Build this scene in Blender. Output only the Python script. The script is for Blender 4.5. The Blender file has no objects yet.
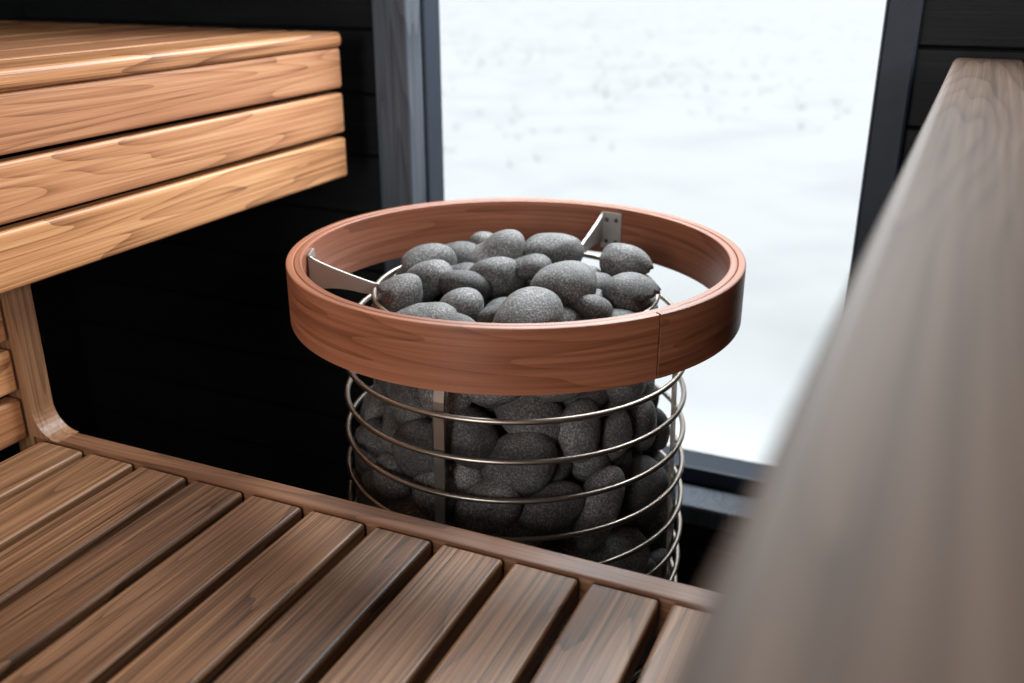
import bpy, bmesh, math, random
import numpy as np
from mathutils import Vector, Matrix
random.seed(7); rng=np.random.default_rng(11)
scene=bpy.context.scene
CZ=1.10
# ------------------------------------------------------------ helpers
class MB:
    def __init__(s): s.v=[];s.f=[];s.r=[];s.smooth=[]
    def add(s,verts,faces,rnd=0.0,smooth=False):
        o=len(s.v); s.v+= [tuple(v) for v in verts]; s.f+=[tuple(i+o for i in f) for f in faces]
        s.r+=[rnd]*len(verts); s.smooth+=[smooth]*len(faces)
    def box(s,x0,x1,y0,y1,z0,z1,bev=0.0,seg=2,rnd=None):
        if rnd is None: rnd=random.random()
        bm=bmesh.new(); bmesh.ops.create_cube(bm,size=1)
        for v in bm.verts:
            v.co=Vector(((x0+x1)/2+v.co.x*(x1-x0),(y0+y1)/2+v.co.y*(y1-y0),(z0+z1)/2+v.co.z*(z1-z0)))
        if bev>0: bmesh.ops.bevel(bm,geom=bm.edges[:],offset=bev,segments=seg,affect='EDGES',profile=0.5)
        bm.verts.index_update()
        s.add([v.co[:] for v in bm.verts],[[v.index for v in f.verts] for f in bm.faces],rnd)
        bm.free()
    def prism(s,poly,t0,t1,fn,rnd=0.0):
        n=len(poly); vs=[fn(p[0],p[1],t0) for p in poly]+[fn(p[0],p[1],t1) for p in poly]
        fs=[tuple(range(n))[::-1],tuple(range(n,2*n))]
        for i in range(n):
            j=(i+1)%n; fs.append((i,j,n+j,n+i))
        s.add(vs,fs,rnd)
    def torus(s,c,R,r,nu=128,nv=10,rnd=0.0):
        vs=[];fs=[]
        for i in range(nu):
            a=2*math.pi*i/nu
            for j in range(nv):
                b=2*math.pi*j/nv
                rr=R+r*math.cos(b)
                vs.append((c[0]+rr*math.cos(a),c[1]+rr*math.sin(a),c[2]+r*math.sin(b)))
        for i in range(nu):
            for j in range(nv):
                fs.append((i*nv+j,((i+1)%nu)*nv+j,((i+1)%nu)*nv+(j+1)%nv,i*nv+(j+1)%nv))
        s.add(vs,fs,rnd,True)
    def tube(s,pts,r,nv=10,rnd=0.0):
        vs=[];fs=[];n=len(pts)
        P=[Vector(p) for p in pts]
        for i in range(n):
            t=(P[min(i+1,n-1)]-P[max(i-1,0)]).normalized()
            u=t.orthogonal().normalized() if i==0 else (u-t*u.dot(t)).normalized()
            w=t.cross(u)
            for j in range(nv):
                b=2*math.pi*j/nv
                vs.append(P[i]+u*math.cos(b)*r+w*math.sin(b)*r)
        for i in range(n-1):
            for j in range(nv):
                fs.append((i*nv+j,i*nv+(j+1)%nv,(i+1)*nv+(j+1)%nv,(i+1)*nv+j))
        fs.append(tuple(range(nv))[::-1]); fs.append(tuple((n-1)*nv+j for j in range(nv)))
        s.add(vs,fs,rnd,True)
    def obj(s,name,mat,parent=None):
        me=bpy.data.meshes.new(name); me.from_pydata(s.v,[],s.f); 
        me.polygons.foreach_set('use_smooth',s.smooth)
        a=me.attributes.new('rnd','FLOAT','POINT'); a.data.foreach_set('value',s.r)
        me.update()
        bm=bmesh.new(); bm.from_mesh(me); bmesh.ops.recalc_face_normals(bm,faces=bm.faces); bm.to_mesh(me); bm.free()
        o=bpy.data.objects.new(name,me); scene.collection.objects.link(o)
        if mat: me.materials.append(mat)
        if parent: o.parent=parent
        return o
def empty(name,loc=(0,0,0)):
    e=bpy.data.objects.new(name,None); e.empty_display_size=.1; scene.collection.objects.link(e); return e
def newmat(name):
    m=bpy.data.materials.new(name); m.use_nodes=True; nt=m.node_tree; b=nt.nodes['Principled BSDF']; return m,nt,b
def N(nt,t,**k):
    n=nt.nodes.new(t)
    for a,v in k.items(): setattr(n,a,v)
    return n
def math_(nt,op,a,b=None,c=None):
    n=N(nt,'ShaderNodeMath',operation=op)
    for i,x in enumerate((a,b,c)):
        if x is None: continue
        if isinstance(x,(int,float)): n.inputs[i].default_value=x
        else: nt.links.new(x,n.inputs[i])
    return n.outputs[0]
def wood(name,dark,mid,light,axis='Y',rough=.5,bands=26,uv=False,var=.25,bump=.12,spec=.35,cross=15,bandw=.28,fine=1.0,fs=230,long_=2.2,hue=.010):
    m,nt,b=newmat(name); L=nt.links.new
    tc=N(nt,'ShaderNodeTexCoord'); at=N(nt,'ShaderNodeAttribute',attribute_name='rnd')
    off=N(nt,'ShaderNodeVectorMath',operation='SCALE'); off.inputs[0].default_value=(17.3,23.1,9.7); L(at.outputs['Fac'],off.inputs['Scale'])
    ad=N(nt,'ShaderNodeVectorMath',operation='ADD'); L(tc.outputs['UV' if uv else 'Object'],ad.inputs[0]); L(off.outputs[0],ad.inputs[1])
    sc=[cross]*3; sc['XYZ'.index(axis)]=1.1
    mp=N(nt,'ShaderNodeMapping'); mp.inputs['Scale'].default_value=sc; L(ad.outputs[0],mp.inputs[0])
    n1=N(nt,'ShaderNodeTexNoise'); n1.inputs['Scale'].default_value=1.0; n1.inputs['Detail'].default_value=1.5; n1.inputs['Distortion'].default_value=.25; L(mp.outputs[0],n1.inputs[0])
    s1=math_(nt,'FRACT',math_(nt,'MULTIPLY',n1.outputs[0],bands*.6))   # growth rings: soft rise, crisp late-wood line
    s1=math_(nt,'SUBTRACT',1.0,math_(nt,'POWER',s1,3.0))
    sc2=[fs]*3; sc2['XYZ'.index(axis)]=long_
    mp2=N(nt,'ShaderNodeMapping'); mp2.inputs['Scale'].default_value=sc2; L(ad.outputs[0],mp2.inputs[0])
    n2=N(nt,'ShaderNodeTexNoise'); n2.inputs['Scale'].default_value=1.5; n2.inputs['Detail'].default_value=5; n2.inputs['Roughness'].default_value=.6; L(mp2.outputs[0],n2.inputs[0])
    n3=N(nt,'ShaderNodeTexNoise'); n3.inputs['Scale'].default_value=.6; n3.inputs['Detail'].default_value=3; L(mp.outputs[0],n3.inputs[0])
    f=math_(nt,'MULTIPLY',s1,bandw)
    f=math_(nt,'MULTIPLY_ADD',math_(nt,'ADD',n2.outputs[0],-.5),fine*1.2,f)
    f=math_(nt,'MULTIPLY_ADD',math_(nt,'ADD',n3.outputs[0],-.5),.75,f); f=math_(nt,'ADD',f,.5-bandw*.75)
    cr=N(nt,'ShaderNodeValToRGB'); e=cr.color_ramp.elements
    e[0].position=.10;e[0].color=(*dark,1); e[1].position=.90;e[1].color=(*light,1); k=cr.color_ramp.elements.new(.5); k.color=(*mid,1)
    L(f,cr.inputs[0])
    hs=N(nt,'ShaderNodeHueSaturation'); L(cr.outputs[0],hs.inputs['Color'])
    r7=math_(nt,'FRACT',math_(nt,'MULTIPLY',at.outputs['Fac'],7.31))
    L(math_(nt,'MULTIPLY_ADD',r7,2*var,1-var),hs.inputs['Value'])
    L(math_(nt,'MULTIPLY_ADD',r7,hue,.5-hue*.5),hs.inputs['Hue'])
    L(hs.outputs[0],b.inputs['Base Color'])
    b.inputs['Roughness'].default_value=rough; b.inputs['Specular IOR Level'].default_value=spec
    bp=N(nt,'ShaderNodeBump'); bp.inputs['Strength'].default_value=bump; bp.inputs['Distance'].default_value=.002
    L(n2.outputs[0],bp.inputs['Height']); L(bp.outputs[0],b.inputs['Normal'])
    return m
# ------------------------------------------------------------ materials
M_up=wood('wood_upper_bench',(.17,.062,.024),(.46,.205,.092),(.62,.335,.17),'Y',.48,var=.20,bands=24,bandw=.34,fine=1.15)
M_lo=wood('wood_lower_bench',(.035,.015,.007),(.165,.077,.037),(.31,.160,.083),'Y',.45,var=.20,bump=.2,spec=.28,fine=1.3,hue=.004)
M_lox=wood('wood_lower_trim',(.07,.032,.016),(.20,.092,.046),(.32,.165,.09),'X',.42,var=.08)
M_loz=wood('wood_upright',(.10,.044,.022),(.22,.102,.052),(.34,.18,.10),'Z',.45,var=.08)
M_ri=wood('wood_right_bench',(.05,.030,.021),(.112,.070,.050),(.17,.115,.086),'Y',.60,var=.08,spec=.14)
M_ring=wood('wood_guard_rail',(.14,.046,.022),(.265,.094,.048),(.37,.152,.085),'X',.38,bands=14,uv=True,var=.05,bump=.06,fine=1.15,fs=150,cross=20)
M_blk=wood('wood_black_x',(.0012,.0015,.0018),(.003,.0036,.0044),(.007,.008,.0095),'X',.6,var=.3,bump=.3,spec=.2)
M_blky=wood('wood_black_y',(.0012,.0015,.0018),(.003,.0036,.0044),(.007,.008,.0095),'Y',.6,var=.3,bump=.3,spec=.2)
M_grey=wood('wood_dark_casing',(.02,.024,.03),(.05,.058,.072),(.10,.115,.135),'Z',.55,var=.1,bump=.5,spec=.25)
def simple(name,col,rough,metal=0.0,noise=0.0,spec=.5):
    m,nt,b=newmat(name); b.inputs['Base Color'].default_value=(*col,1); b.inputs['Roughness'].default_value=rough; b.inputs['Metallic'].default_value=metal; b.inputs['Specular IOR Level'].default_value=spec
    if noise:
        n=N(nt,'ShaderNodeTexNoise'); n.inputs['Scale'].default_value=60; tc=N(nt,'ShaderNodeTexCoord'); nt.links.new(tc.outputs['Object'],n.inputs[0])
        nt.links.new(math_(nt,'MULTIPLY_ADD',n.outputs[0],noise,rough-noise/2),b.inputs['Roughness'])
    return m
M_frame=simple('window_frame_paint',(.010,.016,.028),.5,0,.1,.25)
M_steel=simple('brushed_steel',(.34,.30,.26),.36,1,.15)
M_plate=simple('bracket_steel',(.40,.38,.36),.45,.75,.15)
M_shell=simple('heater_shell',(.02,.02,.02),.5,1,.1)
M_screw=simple('screw_steel',(.12,.115,.11),.4,1,.1)
# stones
M_st,nt,b=newmat('sauna_stone'); L=nt.links.new
tc=N(nt,'ShaderNodeTexCoord'); at=N(nt,'ShaderNodeAttribute',attribute_name='rnd')
n1=N(nt,'ShaderNodeTexNoise'); n1.inputs['Scale'].default_value=430; n1.inputs['Detail'].default_value=5; n1.inputs['Roughness'].default_value=.75; L(tc.outputs['Object'],n1.inputs[0])
n2=N(nt,'ShaderNodeTexNoise'); n2.inputs['Scale'].default_value=28; n2.inputs['Detail'].default_value=4; L(tc.outputs['Object'],n2.inputs[0])
cr=N(nt,'ShaderNodeValToRGB'); e=cr.color_ramp.elements
e[0].position=.36; e[0].color=(.024,.024,.025,1); e[1].position=.70; e[1].color=(.29,.28,.27,1)
k=e.new(.52); k.color=(.082,.080,.079,1)
L(math_(nt,'MULTIPLY_ADD',n2.outputs[0],.26,math_(nt,'ADD',n1.outputs[0],-.13)),cr.inputs[0])
hs=N(nt,'ShaderNodeHueSaturation'); L(cr.outputs[0],hs.inputs['Color']); L(math_(nt,'MULTIPLY_ADD',at.outputs['Fac'],1.1,.55),hs.inputs['Value'])
L(hs.outputs[0],b.inputs['Base Color']); b.inputs['Roughness'].default_value=.58; b.inputs['Specular IOR Level'].default_value=.4
bp=N(nt,'ShaderNodeBump'); bp.inputs['Strength'].default_value=.75; bp.inputs['Distance'].default_value=.0015; L(n1.outputs[0],bp.inputs['Height']); L(bp.outputs[0],b.inputs['Normal'])
# snow
M_snow,nt,b=newmat('snow'); L=nt.links.new
tc=N(nt,'ShaderNodeTexCoord'); n1=N(nt,'ShaderNodeTexNoise'); n1.inputs['Scale'].default_value=1.6; n1.inputs['Detail'].default_value=7; L(tc.outputs['Object'],n1.inputs[0])
cr=N(nt,'ShaderNodeValToRGB'); e=cr.color_ramp.elements; e[0].position=.3;e[0].color=(.79,.815,.835,1); e[1].position=.55;e[1].color=(.88,.90,.915,1); L(n1.outputs[0],cr.inputs[0]); L(cr.outputs[0],b.inputs['Base Color']); b.inputs['Roughness'].default_value=.8
M_grass=simple('dry_grass',(.46,.44,.43),.8)
# glass
M_gl=bpy.data.materials.new('window_glass'); M_gl.use_nodes=True; nt=M_gl.node_tree; nt.nodes.clear()
o=N(nt,'ShaderNodeOutputMaterial'); mx=N(nt,'ShaderNodeMixShader'); t=N(nt,'ShaderNodeBsdfTransparent'); g=N(nt,'ShaderNodeBsdfGlossy'); g.inputs['Roughness'].default_value=.3
t.inputs[0].default_value=(.975,.985,.985,1); mx.inputs[0].default_value=.004
nt.links.new(t.outputs[0],mx.inputs[1]); nt.links.new(g.outputs[0],mx.inputs[2]); nt.links.new(mx.outputs[0],o.inputs[0])
# ------------------------------------------------------------ room shell
XL,XR,YB,YF,H=-1.60,1.60,-2.0,1.36,2.30
WX0,WX1,WZ0,WZ1=-.81,-.05,.30,2.10
GL=-.764
w=MB(); z=0
while z<H-.001:
    z1=z+.1
    segs=[(XL,XR)] if (z1<=WZ0+.001 or z>=WZ1-.001) else [(XL,WX0),(WX1,XR)]
    for a,c in segs: w.box(a,c,YF,YF+.022,z+.0008,z1-.0008,.0025,1)
    z=z1
w.box(XL,WX0,YF+.02,YF+.14,0,H); w.box(WX1,XR,YF+.02,YF+.14,0,H); w.box(WX0,WX1,YF+.02,YF+.14,0,WZ0); w.box(WX0,WX1,YF+.02,YF+.14,WZ1,H)
w.obj('wall_front',M_blk)
w=MB(); z=0
while z<H-.001:
    w.box(XL-.022,XL,YB,YF+.14,z+.0008,z+.0992,.0025,1); z+=.1
w.box(XL-.12,XL-.02,YB,YF+.14,0,H); w.obj('wall_left',M_blky)
SY0,SY1,SZ0,SZ1=-1.5,.5,1.1,2.1  # opening for the assumed side window, out of view
w=MB(); z=0
while z<H-.001:
    segs=[(YB,YF)] if (z+.1<=SZ0+.001 or z>=SZ1-.001) else [(YB,SY0),(SY1,YF)]
    for a,c in segs: w.box(XR,XR+.022,a,c,z+.0008,z+.0992,.0025,1)
    z+=.1
w.box(XR+.02,XR+.12,YB,SY0,0,H); w.box(XR+.02,XR+.12,SY1,YF+.14,0,H); w.box(XR+.02,XR+.12,SY0,SY1,0,SZ0); w.box(XR+.02,XR+.12,SY0,SY1,SZ1,H)
w.obj('wall_right',M_blky)
DX0,DX1,DZ1=-.80,.0,2.0
w=MB(); z=0
while z<H-.001:
    segs=[(XL,XR)] if z>=DZ1-.001 else [(XL,DX0),(DX1,XR)]
    for a,c in segs: w.box(a,c,YB-.022,YB,z+.0008,z+.0992,.0025,1)
    z+=.1
w.box(XL-.12,DX0,YB-.12,YB-.02,0,H); w.box(DX1,XR+.12,YB-.12,YB-.02,0,H); w.box(DX0,DX1,YB-.12,YB-.02,DZ1,H); w.obj('wall_back',M_blk)
dr=empty('added_door'); s=MB()  # unseen glass door, added to account for fill light from behind
s.box(DX0,DX0+.05,YB-.09,YB-.03,0,DZ1,.003); s.box(DX1-.05,DX1,YB-.09,YB-.03,0,DZ1,.003); s.box(DX0+.05,DX1-.05,YB-.09,YB-.03,DZ1-.05,DZ1,.003); s.box(DX0+.05,DX1-.05,YB-.09,YB-.03,0.002,.05,.003)
s.obj('added_door_frame',M_frame,dr)
s=MB(); s.box(DX0+.045,DX1-.045,YB-.062,YB-.054,.045,DZ1-.045); s.obj('added_door_glass',M_gl,dr)
s=MB(); s.tube([(DX1-.09,YB-.054,.95),(DX1-.09,YB-.01,.95),(DX1-.09,YB-.01,1.25),(DX1-.09,YB-.054,1.25)],.01); s.obj('added_door_pull',M_steel,dr)
w=MB(); w.box(XL-.12,XR+.12,YB-.12,YF+.14,-.12,0); w.obj('floor',simple('floor_slate',(.02,.021,.023),.5,0,.2))
w=MB(); x=XL-.12
while x<XR+.12: w.box(x+.001,min(x+.1,XR+.12)-.001,YB-.12,YF+.14,H,H+.03,.002,1); x+=.1
w.box(XL-.12,XR+.12,YB-.12,YF+.14,H+.03,H+.12); w.obj('ceiling',M_blky)
# window 1
win=empty('window_1')
gz0=CZ-.77
f=MB()
f.box(WX0,GL,1.385,1.44,WZ0,WZ1,.003); f.box(-.09,WX1,1.385,1.44,WZ0,WZ1,.003)
f.box(GL,-.09,1.385,1.44,WZ0,gz0,.003); f.box(GL,-.09,1.385,1.44,WZ1-.04,WZ1,.003)
f.obj('sash',M_frame,win)
f=MB(); f.box(GL-.005,-.085,1.418,1.422,gz0-.005,WZ1-.035); f.obj('glass',M_gl,win)
f=MB(); f.box(-.828,-.768,1.334,1.384,CZ-.80,WZ1+.06,.004); f.obj('trim_1',M_grey)
f=MB(); f.box(-.086,-.043,1.334,1.384,CZ-.80,WZ1+.06,.004); f.box(-.768,-.086,1.334,1.384,WZ1-.03,WZ1+.06,.004); f.obj('trim_2',M_frame)
f=MB(); f.box(-.84,-.03,1.318,1.384,CZ-.835,CZ-.80,.004); f.obj('trim_3',M_grey)
assumed_win=empty('assumed_window')  # unseen side window, assumed from the light on the right-facing surfaces
f=MB()
f.box(XR-.01,XR+.1,SY0,SY0+.05,SZ0,SZ1,.003);f.box(XR-.01,XR+.1,SY1-.05,SY1,SZ0,SZ1,.003);f.box(XR-.01,XR+.1,SY0+.05,SY1-.05,SZ0,SZ0+.05,.003);f.box(XR-.01,XR+.1,SY0+.05,SY1-.05,SZ1-.05,SZ1,.003)
f.obj('assumed_window_sash',M_frame,assumed_win)
f=MB(); f.box(XR+.05,XR+.054,SY0+.04,SY1-.04,SZ0+.04,SZ1-.04); f.obj('assumed_window_glass',M_gl,assumed_win)
# ------------------------------------------------------------ lower bench
lb=empty('lower_bench'); zt=CZ-.51; YS=.679; Y0=-.75
s=MB(); P=.0740; xb=-.156-10*P
while xb<.05:
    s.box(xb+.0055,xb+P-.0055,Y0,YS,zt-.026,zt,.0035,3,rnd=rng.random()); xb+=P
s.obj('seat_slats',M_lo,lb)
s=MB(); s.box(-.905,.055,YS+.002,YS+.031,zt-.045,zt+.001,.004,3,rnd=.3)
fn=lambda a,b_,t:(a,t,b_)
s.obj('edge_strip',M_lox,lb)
s=MB(); fr=.034
poly=[(-.932,zt-.045),(-.905,zt-.045),(-.905,zt+.001),(-.900+fr,zt+.001)]
for i in range(1,9):
    a=math.pi/2*i/9; poly.append((-.900+fr-fr*math.sin(a),zt+.001+fr*(1-math.cos(a))))
poly+=[(-.900,zt+.001+fr),(-.900,CZ-.329),(-.932,CZ-.329)]
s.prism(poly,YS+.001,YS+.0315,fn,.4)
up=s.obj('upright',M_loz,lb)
bv_=up.modifiers.new('bev','BEVEL'); bv_.width=.003; bv_.segments=3; bv_.limit_method='ANGLE'; bv_.angle_limit=math.radians(50)
s=MB(); z=zt-.005
for i in range(3):
    s.box(-.932,-.910,Y0,YS-.001,z+.004,z+.054,.004,3); z+=.060
s.obj('backrest_boards',M_up,lb)
s=MB()
for y in (.55,.0,-.6): s.box(-.90,.05,y,y+.045,zt-.075,zt-.0265,.003,1)
for x in (-.89,0.0):
    for y in (.552,-.59): s.box(x,x+.045,y-.0,y+.04,0.0,zt-.076,.003,1)
for y in (.5,-.6): s.box(-.955,-.933,y,y+.05,0,CZ-.335,.003,1)
s.obj('frame',M_blk,lb)
# ------------------------------------------------------------ upper benches
def upper(name,xf,sgn,xwall,mat,ya,yb,bw=.088,gap=.008,dz=0):
    e=empty(name); s=MB()
    x=xf-sgn*.004
    zt=CZ-.104+dz
    first=True
    while (xwall-x)*sgn>.04:
        x2=x+sgn*bw
        if (xwall-x2)*sgn<0: x2=xwall
        s.box(min(x,x2),max(x,x2),ya,yb,zt-.022,zt,.008 if first else .004,4,rnd=(2+.8)/7.31 if first else None); first=False
        x=x2+sgn*gap
    s.obj('seat_boards',mat,e)
    s=MB()
    for a,c,rv in ((-.1265,-.186,1.15/7.31),(-.193,-.2535,3.45/7.31),(-.2605,-.322,5.92/7.31)):
        s.box(min(xf,xf+sgn*.026),max(xf,xf+sgn*.026),ya,yb-.002,CZ+c+dz,CZ+a+dz,.005,3,rnd=rv)
    s.obj('fascia_boards',mat,e)
    s=MB()
    for y in np.linspace(ya+.1,yb-.12,4):
        s.box(min(xf+sgn*.027,xwall),max(xf+sgn*.027,xwall),y,y+.045,CZ-.30,zt-.0225,.003,1)
    s.obj('joists',M_blk,e)
    return e
upper('upper_bench',-.85,-1,XL+.001,M_up,-1.2,1.28,dz=.006)
e2=upper('upper_bench.001',.0035,1,XR-.05,M_ri,-1.2,1.28,bw=.076,gap=.010)
ra=math.radians(-1.4)
e2.rotation_euler=(0,0,ra)
rp=Matrix.Rotation(ra,3,'Z')@Vector((0,1.28,0)); e2.location=Vector((0,1.28,0))-rp
# ------------------------------------------------------------ heater
HC=(-.430,.981); 
ht=empty('sauna_heater')
def RZ(z): return .201+ .008*min(1,max(0,(CZ-.43-z)/.22))
s=MB()
s.torus((*HC,CZ-.357),.165,.0032); s.torus((*HC,CZ-.387),.190,.003)
z=-.432
while CZ+z>.04: s.torus((*HC,CZ+z),RZ(CZ+z),.0032,160); z-=.0450
s.obj('wire_rings',M_steel,ht)
s=MB()
for a in (0,90,180,270):
    a=math.radians(a); ca,sa=math.cos(a),math.sin(a)
    prof=[(.204,.02),(.204,CZ-.65),(.197,CZ-.42),(.193,CZ-.40),(.187,CZ-.38),(.163,CZ-.359)]
    poly=prof+[(r-.003,z_-.002) for r,z_ in prof[::-1]]
    s.prism(poly,-.006,.006,lambda r,z_,t:(HC[0]+r*ca-t*sa,HC[1]+r*sa+t*ca,z_),0)
s.obj('support_bars',M_steel,ht)
s=MB()
n=96; vs=[];fs=[]
for zz,r in ((0.0,.17),(0.0,.193),(.285,.193),(.295,.18),(.295,.0)):
    for i in range(n):
        a=2*math.pi*i/n; vs.append((HC[0]+r*math.cos(a),HC[1]+r*math.sin(a),zz))
for k in range(4):
    for i in range(n): fs.append((k*n+i,k*n+(i+1)%n,(k+1)*n+(i+1)%n,(k+1)*n+i))
s.add(vs,fs,0,True); s.obj('base_shell',M_shell,ht)
# stones
NS=640
R=rng.uniform(.019,.0355,NS); th=rng.uniform(0,2*math.pi,NS); rr=.17*np.sqrt(rng.uniform(0,1,NS))
p=np.stack([rr*np.cos(th),rr*np.sin(th),rng.uniform(.33,1.08,NS)],1)
def relax(p,R,iters,g):
    S=.89*(R[:,None]+R[None]); n=len(R); I=np.eye(n,dtype=bool)
    for it in range(iters):
        p[:,2]-=g
        for q in range(2):
            d=p[:,None]-p[None]; D=np.sqrt((d**2).sum(2))+1e-9; D[I]=9
            ov=np.clip(S-D,0,None)
            p+=( (ov/D)[:,:,None]*d ).sum(1)*.30
            zc=p[:,2]
            wide=.198+ .008*np.clip((CZ-.43-zc)/.22,0,1)
            lim=np.where(zc<CZ-.415,wide,np.where(zc<CZ-.35,.198-(zc-(CZ-.415))*.48,.165))-.82*R
            r=np.hypot(p[:,0],p[:,1]); kf=np.where(r>lim,lim/(r+1e-9),1); p[:,0]*=kf; p[:,1]*=kf
            p[:,2]=np.maximum(p[:,2],.297+.8*R)
    return p
p=relax(p,R,200,.0008)
print('preTOP',p[:,2].max(),len(R))
def cull(p,R,o=0):
    r=np.hypot(p[:,0],p[:,1]); dome=CZ-.357+.024+o+.028*(1-(r/.17)**2)
    k=p[:,2]+.62*R<dome; return p[k],R[k]
p,R=cull(p,R,.012); p=relax(p,R,40,.0004); p,R=cull(p,R,.003)
print('STONES',len(R),'top',p[:,2].max())
bm=bmesh.new(); bmesh.ops.create_icosphere(bm,subdivisions=4,radius=1); bm.verts.index_update()
bv=np.array([v.co[:] for v in bm.verts]); bf=np.array([[v.index for v in f.verts] for f in bm.faces]); bm.free()
V=[];F=[];RR=[]
for i in range(len(R)):
    pr=p[i]; rad=math.hypot(pr[0],pr[1]); u=np.array([pr[0]/(rad+1e-9),pr[1]/(rad+1e-9),0])
    top=pr[2]>CZ-.40
    nrm=(u*(rad/.15)**2*.5+np.array([0,0,1.2])) if top else (u+np.array([0,0,.1]))
    nrm=nrm+rng.normal(0,.34 if top else .18,3); nrm/=np.linalg.norm(nrm)
    a=rng.normal(0,1,3); a[2]*=.8; a-=nrm*a.dot(nrm); a/=np.linalg.norm(a); c=np.cross(nrm,a)
    A=R[i]*rng.uniform(1.14,1.46); B=R[i]*rng.uniform(.97,1.14); C=R[i]*rng.uniform(.76,.90)
    v=bv.copy(); m=np.ones(len(v))
    for q in range(5):
        kx=rng.normal(0,1.35,3); m+=.055*np.sin(v@kx+rng.uniform(0,6.28))
    for q in range(3):
        kx=rng.normal(0,3.5,3); m+=.009*np.sin(v@kx+rng.uniform(0,6.28))
    v=v*m[:,None]
    v=v[:,0:1]*a*A+v[:,1:2]*c*B+v[:,2:3]*nrm*C+pr
    rv=np.hypot(v[:,0],v[:,1]); zc=v[:,2]
    lim=np.where(zc<CZ-.42,.198+.008*np.clip((CZ-.43-zc)/.22,0,1),np.where(zc<CZ-.39,.198-(zc-(CZ-.42))*.33,np.where(zc<CZ-.345,.188-(zc-(CZ-.39))*.80,9)))-.0035
    kk=np.where(rv>lim,(lim+.08*(rv-lim))/(rv+1e-9),1); v[:,0]*=kk; v[:,1]*=kk
    v=v+np.array([HC[0],HC[1],0])
    F.append(bf+len(V)*len(bv)); V.append(v); RR.append(np.full(len(bv),rng.random()))
V=np.concatenate(V);F=np.concatenate(F);RR=np.concatenate(RR)
me=bpy.data.meshes.new('sauna_stones'); me.vertices.add(len(V)); me.vertices.foreach_set('co',V.ravel())
me.loops.add(F.size); me.loops.foreach_set('vertex_index',F.ravel()); me.polygons.add(len(F)); me.polygons.foreach_set('loop_start',np.arange(0,F.size,3)); 
me.polygons.foreach_set('use_smooth',np.ones(len(F),bool)); me.update(); me.validate()
a_=me.attributes.new('rnd','FLOAT','POINT'); a_.data.foreach_set('value',RR)
me.materials.append(M_st); so=bpy.data.objects.new('sauna_stones',me); scene.collection.objects.link(so)
# ------------------------------------------------------------ guard rail ring
gr=empty('heater_guard_rail')
def band(name,r0,r1,z0,z1,a0,a1,bev,mat,n=200):
    prof=[(r0,z0+bev),(r0+bev*.3,z0+bev*.3),(r0+bev,z0),(r1-bev,z0),(r1-bev*.3,z0+bev*.3),(r1,z0+bev),(r1,z1-bev),(r1-bev*.3,z1-bev*.3),(r1-bev,z1),(r0+bev,z1),(r0+bev*.3,z1-bev*.3),(r0,z1-bev)]
    k=len(prof); vs=[];fs=[];uv=[]
    cl=[0]
    for q in range(1,k+1): cl.append(cl[-1]+math.dist(prof[q-1],prof[q%k]))
    for i in range(n+1):
        a=math.radians(a0+(a1-a0)*i/n)
        for (r,z) in prof: vs.append((HC[0]+r*math.cos(a),HC[1]+r*math.sin(a),z))
    for i in range(n):
        for q in range(k):
            fs.append((i*k+q,(i+1)*k+q,(i+1)*k+(q+1)%k,i*k+(q+1)%k))
            ua=math.radians(a0+(a1-a0)*i/n)*r1; ub=math.radians(a0+(a1-a0)*(i+1)/n)*r1
            uv.append(((ua,cl[q]),(ub,cl[q]),(ub,cl[q+1]),(ua,cl[q+1])))
    fs.append(tuple(range(k))); uv.append(tuple((p_[0],p_[1]) for p_ in prof)); fs.append(tuple(n*k+q for q in range(k))[::-1]); uv.append(tuple((p_[0],p_[1]) for p_ in prof))
    me=bpy.data.meshes.new(name); me.from_pydata(vs,[],fs); ul=me.uv_layers.new(name='UVMap')
    for f_,u_ in zip(me.polygons,uv):
        for c_ in range(len(u_)): ul.data[f_.loop_indices[c_]].uv=u_[c_]
    at=me.attributes.new('rnd','FLOAT','POINT'); at.data.foreach_set('value',[r0*3]*len(vs))
    o=bpy.data.objects.new(name,me); scene.collection.objects.link(o); me.materials.append(mat); o.parent=gr
    return o
band('outer_hoop',.2515,.260,CZ-.376,CZ-.309,-34.4,325.1,.0016,M_ring)
band('inner_hoop',.2425,.2512,CZ-.3755,CZ-.3095,84,443.9,.0016,M_ring)
br=MB(); sc=MB()
for deg in (84,204,324):
    a=math.radians(deg); ca,sa=math.cos(a),math.sin(a)
    f3=lambda r,z_,t:(HC[0]+r*ca-t*sa,HC[1]+r*sa+t*ca,z_)
    ri=.2423
    hw=.028
    pl=[(-.001,CZ-.366),(hw,CZ-.366),(hw,CZ-.316),(-.001,CZ-.316)]
    br.prism(pl,ri-.004,ri-.0015,lambda t,z_,r:f3(r,z_,-t),0)
    for tt in (.007,.021):
        for zz in (-.326,-.356):
            c=Vector(f3(ri-.004,CZ+zz,-tt)); d=Vector((-ca,-sa,0)); sc.tube([c,c+d*.0012],.0028,12)
    top=[];bot=[]
    for i in range(13):
        u=i/12; r=ri-.002-(ri-.168)*u
        top.append((r,CZ-.316-.034*u**.8)); bot.append((r,CZ-.358+.004*math.sin(math.pi*min(u*1.15,1))-.006*u))
    poly=top+[(.160,CZ-.351),(.160,CZ-.367),(.166,CZ-.368)]+bot[::-1]
    br.prism(poly,-.0015,.0015,f3,0)
br.obj('brackets',M_plate,gr); sc.obj('screws',M_screw,gr)
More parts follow.
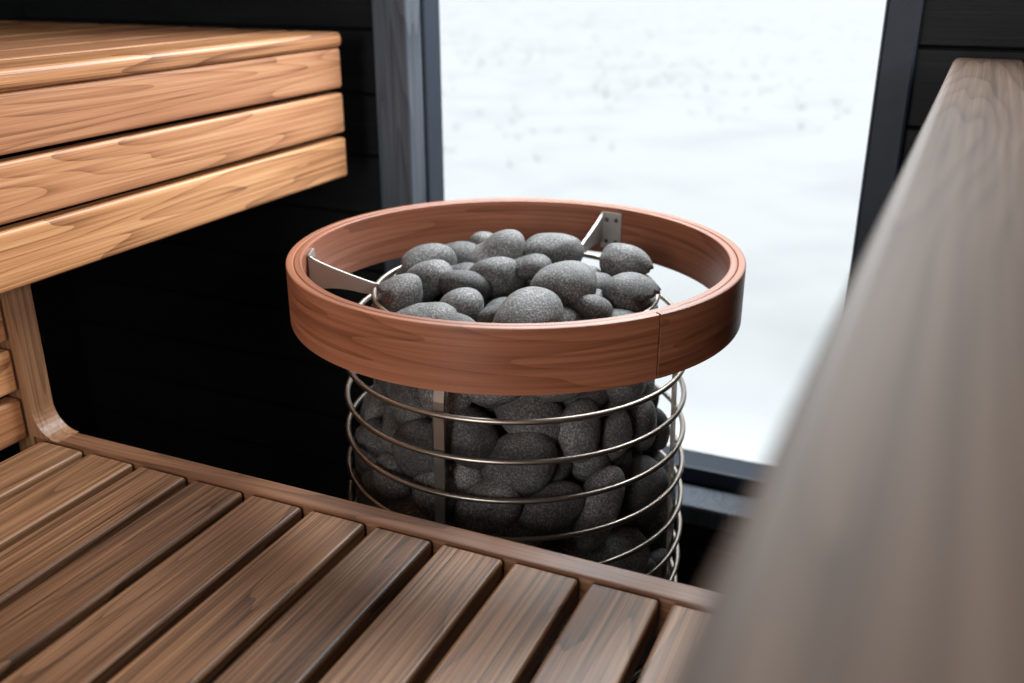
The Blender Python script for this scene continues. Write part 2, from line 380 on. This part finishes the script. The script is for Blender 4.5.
# ------------------------------------------------------------ outside
g=MB(); g.add([(-90,-30,-.25),(90,-30,-.25),(90,120,-.25),(-90,120,-.25)],[(0,1,2,3)]); g.obj('snow_ground',M_snow)
g=MB()
clumps=[(rng.uniform(-.75,.15),6+28*rng.random()**1.0) for _ in range(100)]
for cx,cy in clumps:
    for q in range(rng.integers(4,14)):
        x=cx*cy+rng.normal(0,.25+cy*.03); y=cy+rng.normal(0,.3+cy*.05)
        if y<5.5: continue
        for _ in range(6):
            an=rng.uniform(0,6.28); h=rng.uniform(.02,.10); ln=rng.normal(0,.06,2); wd=.0035
            g.add([(x-wd*math.cos(an),y-wd*math.sin(an),-.25),(x+wd*math.cos(an),y+wd*math.sin(an),-.25),(x+ln[0],y+ln[1],-.25+h)],[(0,1,2)])
g.obj('dry_grass',M_grass)
# ------------------------------------------------------------ light
wd=bpy.data.worlds.new('World'); scene.world=wd; wd.use_nodes=True; bg=wd.node_tree.nodes['Background']; bg.inputs[0].default_value=(.95,.98,1.0,1); bg.inputs[1].default_value=1.17
def area(name,loc,tgt,sx,sy,pw,col):
    l=bpy.data.lights.new(name,'AREA'); l.shape='RECTANGLE'; l.size=sx; l.size_y=sy; l.energy=pw; l.color=col
    o=bpy.data.objects.new(name,l); scene.collection.objects.link(o); o.location=loc
    o.rotation_euler=(Vector(tgt)-Vector(loc)).to_track_quat('-Z','Y').to_euler(); return o
area('window_fill',(-.42,1.75,1.75),(-.42,.6,.7),.9,.6,60,(.94,.975,1))  # extra lamp outside the window, added to boost the light coming in
area('assumed_side_fill',(1.57,-.5,1.6),(-.8,.6,.8),1.8,.9,42,(1,.97,.93))  # fill lamp added at the assumed side window, lights fascia and ring
area('door_fill',(-.4,-1.97,1.2),(-.4,.9,.8),.7,1.5,42,(1,.98,.95))  # added fill lamp at the made-up door, brightens the heater front
# ------------------------------------------------------------ camera
cam=bpy.data.cameras.new('camera'); co=bpy.data.objects.new('camera',cam); scene.collection.objects.link(co); scene.camera=co
th=math.radians(21.6); yw=math.radians(23.9)
hx,hy=-math.sin(yw),math.cos(yw)
Fv=Vector((hx*math.cos(th),hy*math.cos(th),-math.sin(th))); Rv=Vector((math.cos(yw),math.sin(yw),0)); Uv=Rv.cross(Fv)
M=Matrix((Rv,Uv,-Fv)).transposed().to_4x4(); M.translation=Vector((0,0,CZ)); co.matrix_world=M
cam.sensor_width=36; cam.lens=33.75; cam.clip_start=.01; cam.clip_end=500
cam.dof.use_dof=True; cam.dof.focus_distance=.98; cam.dof.aperture_fstop=3.6
scene.view_settings.view_transform='Standard'; scene.view_settings.look='None'; scene.view_settings.exposure=0
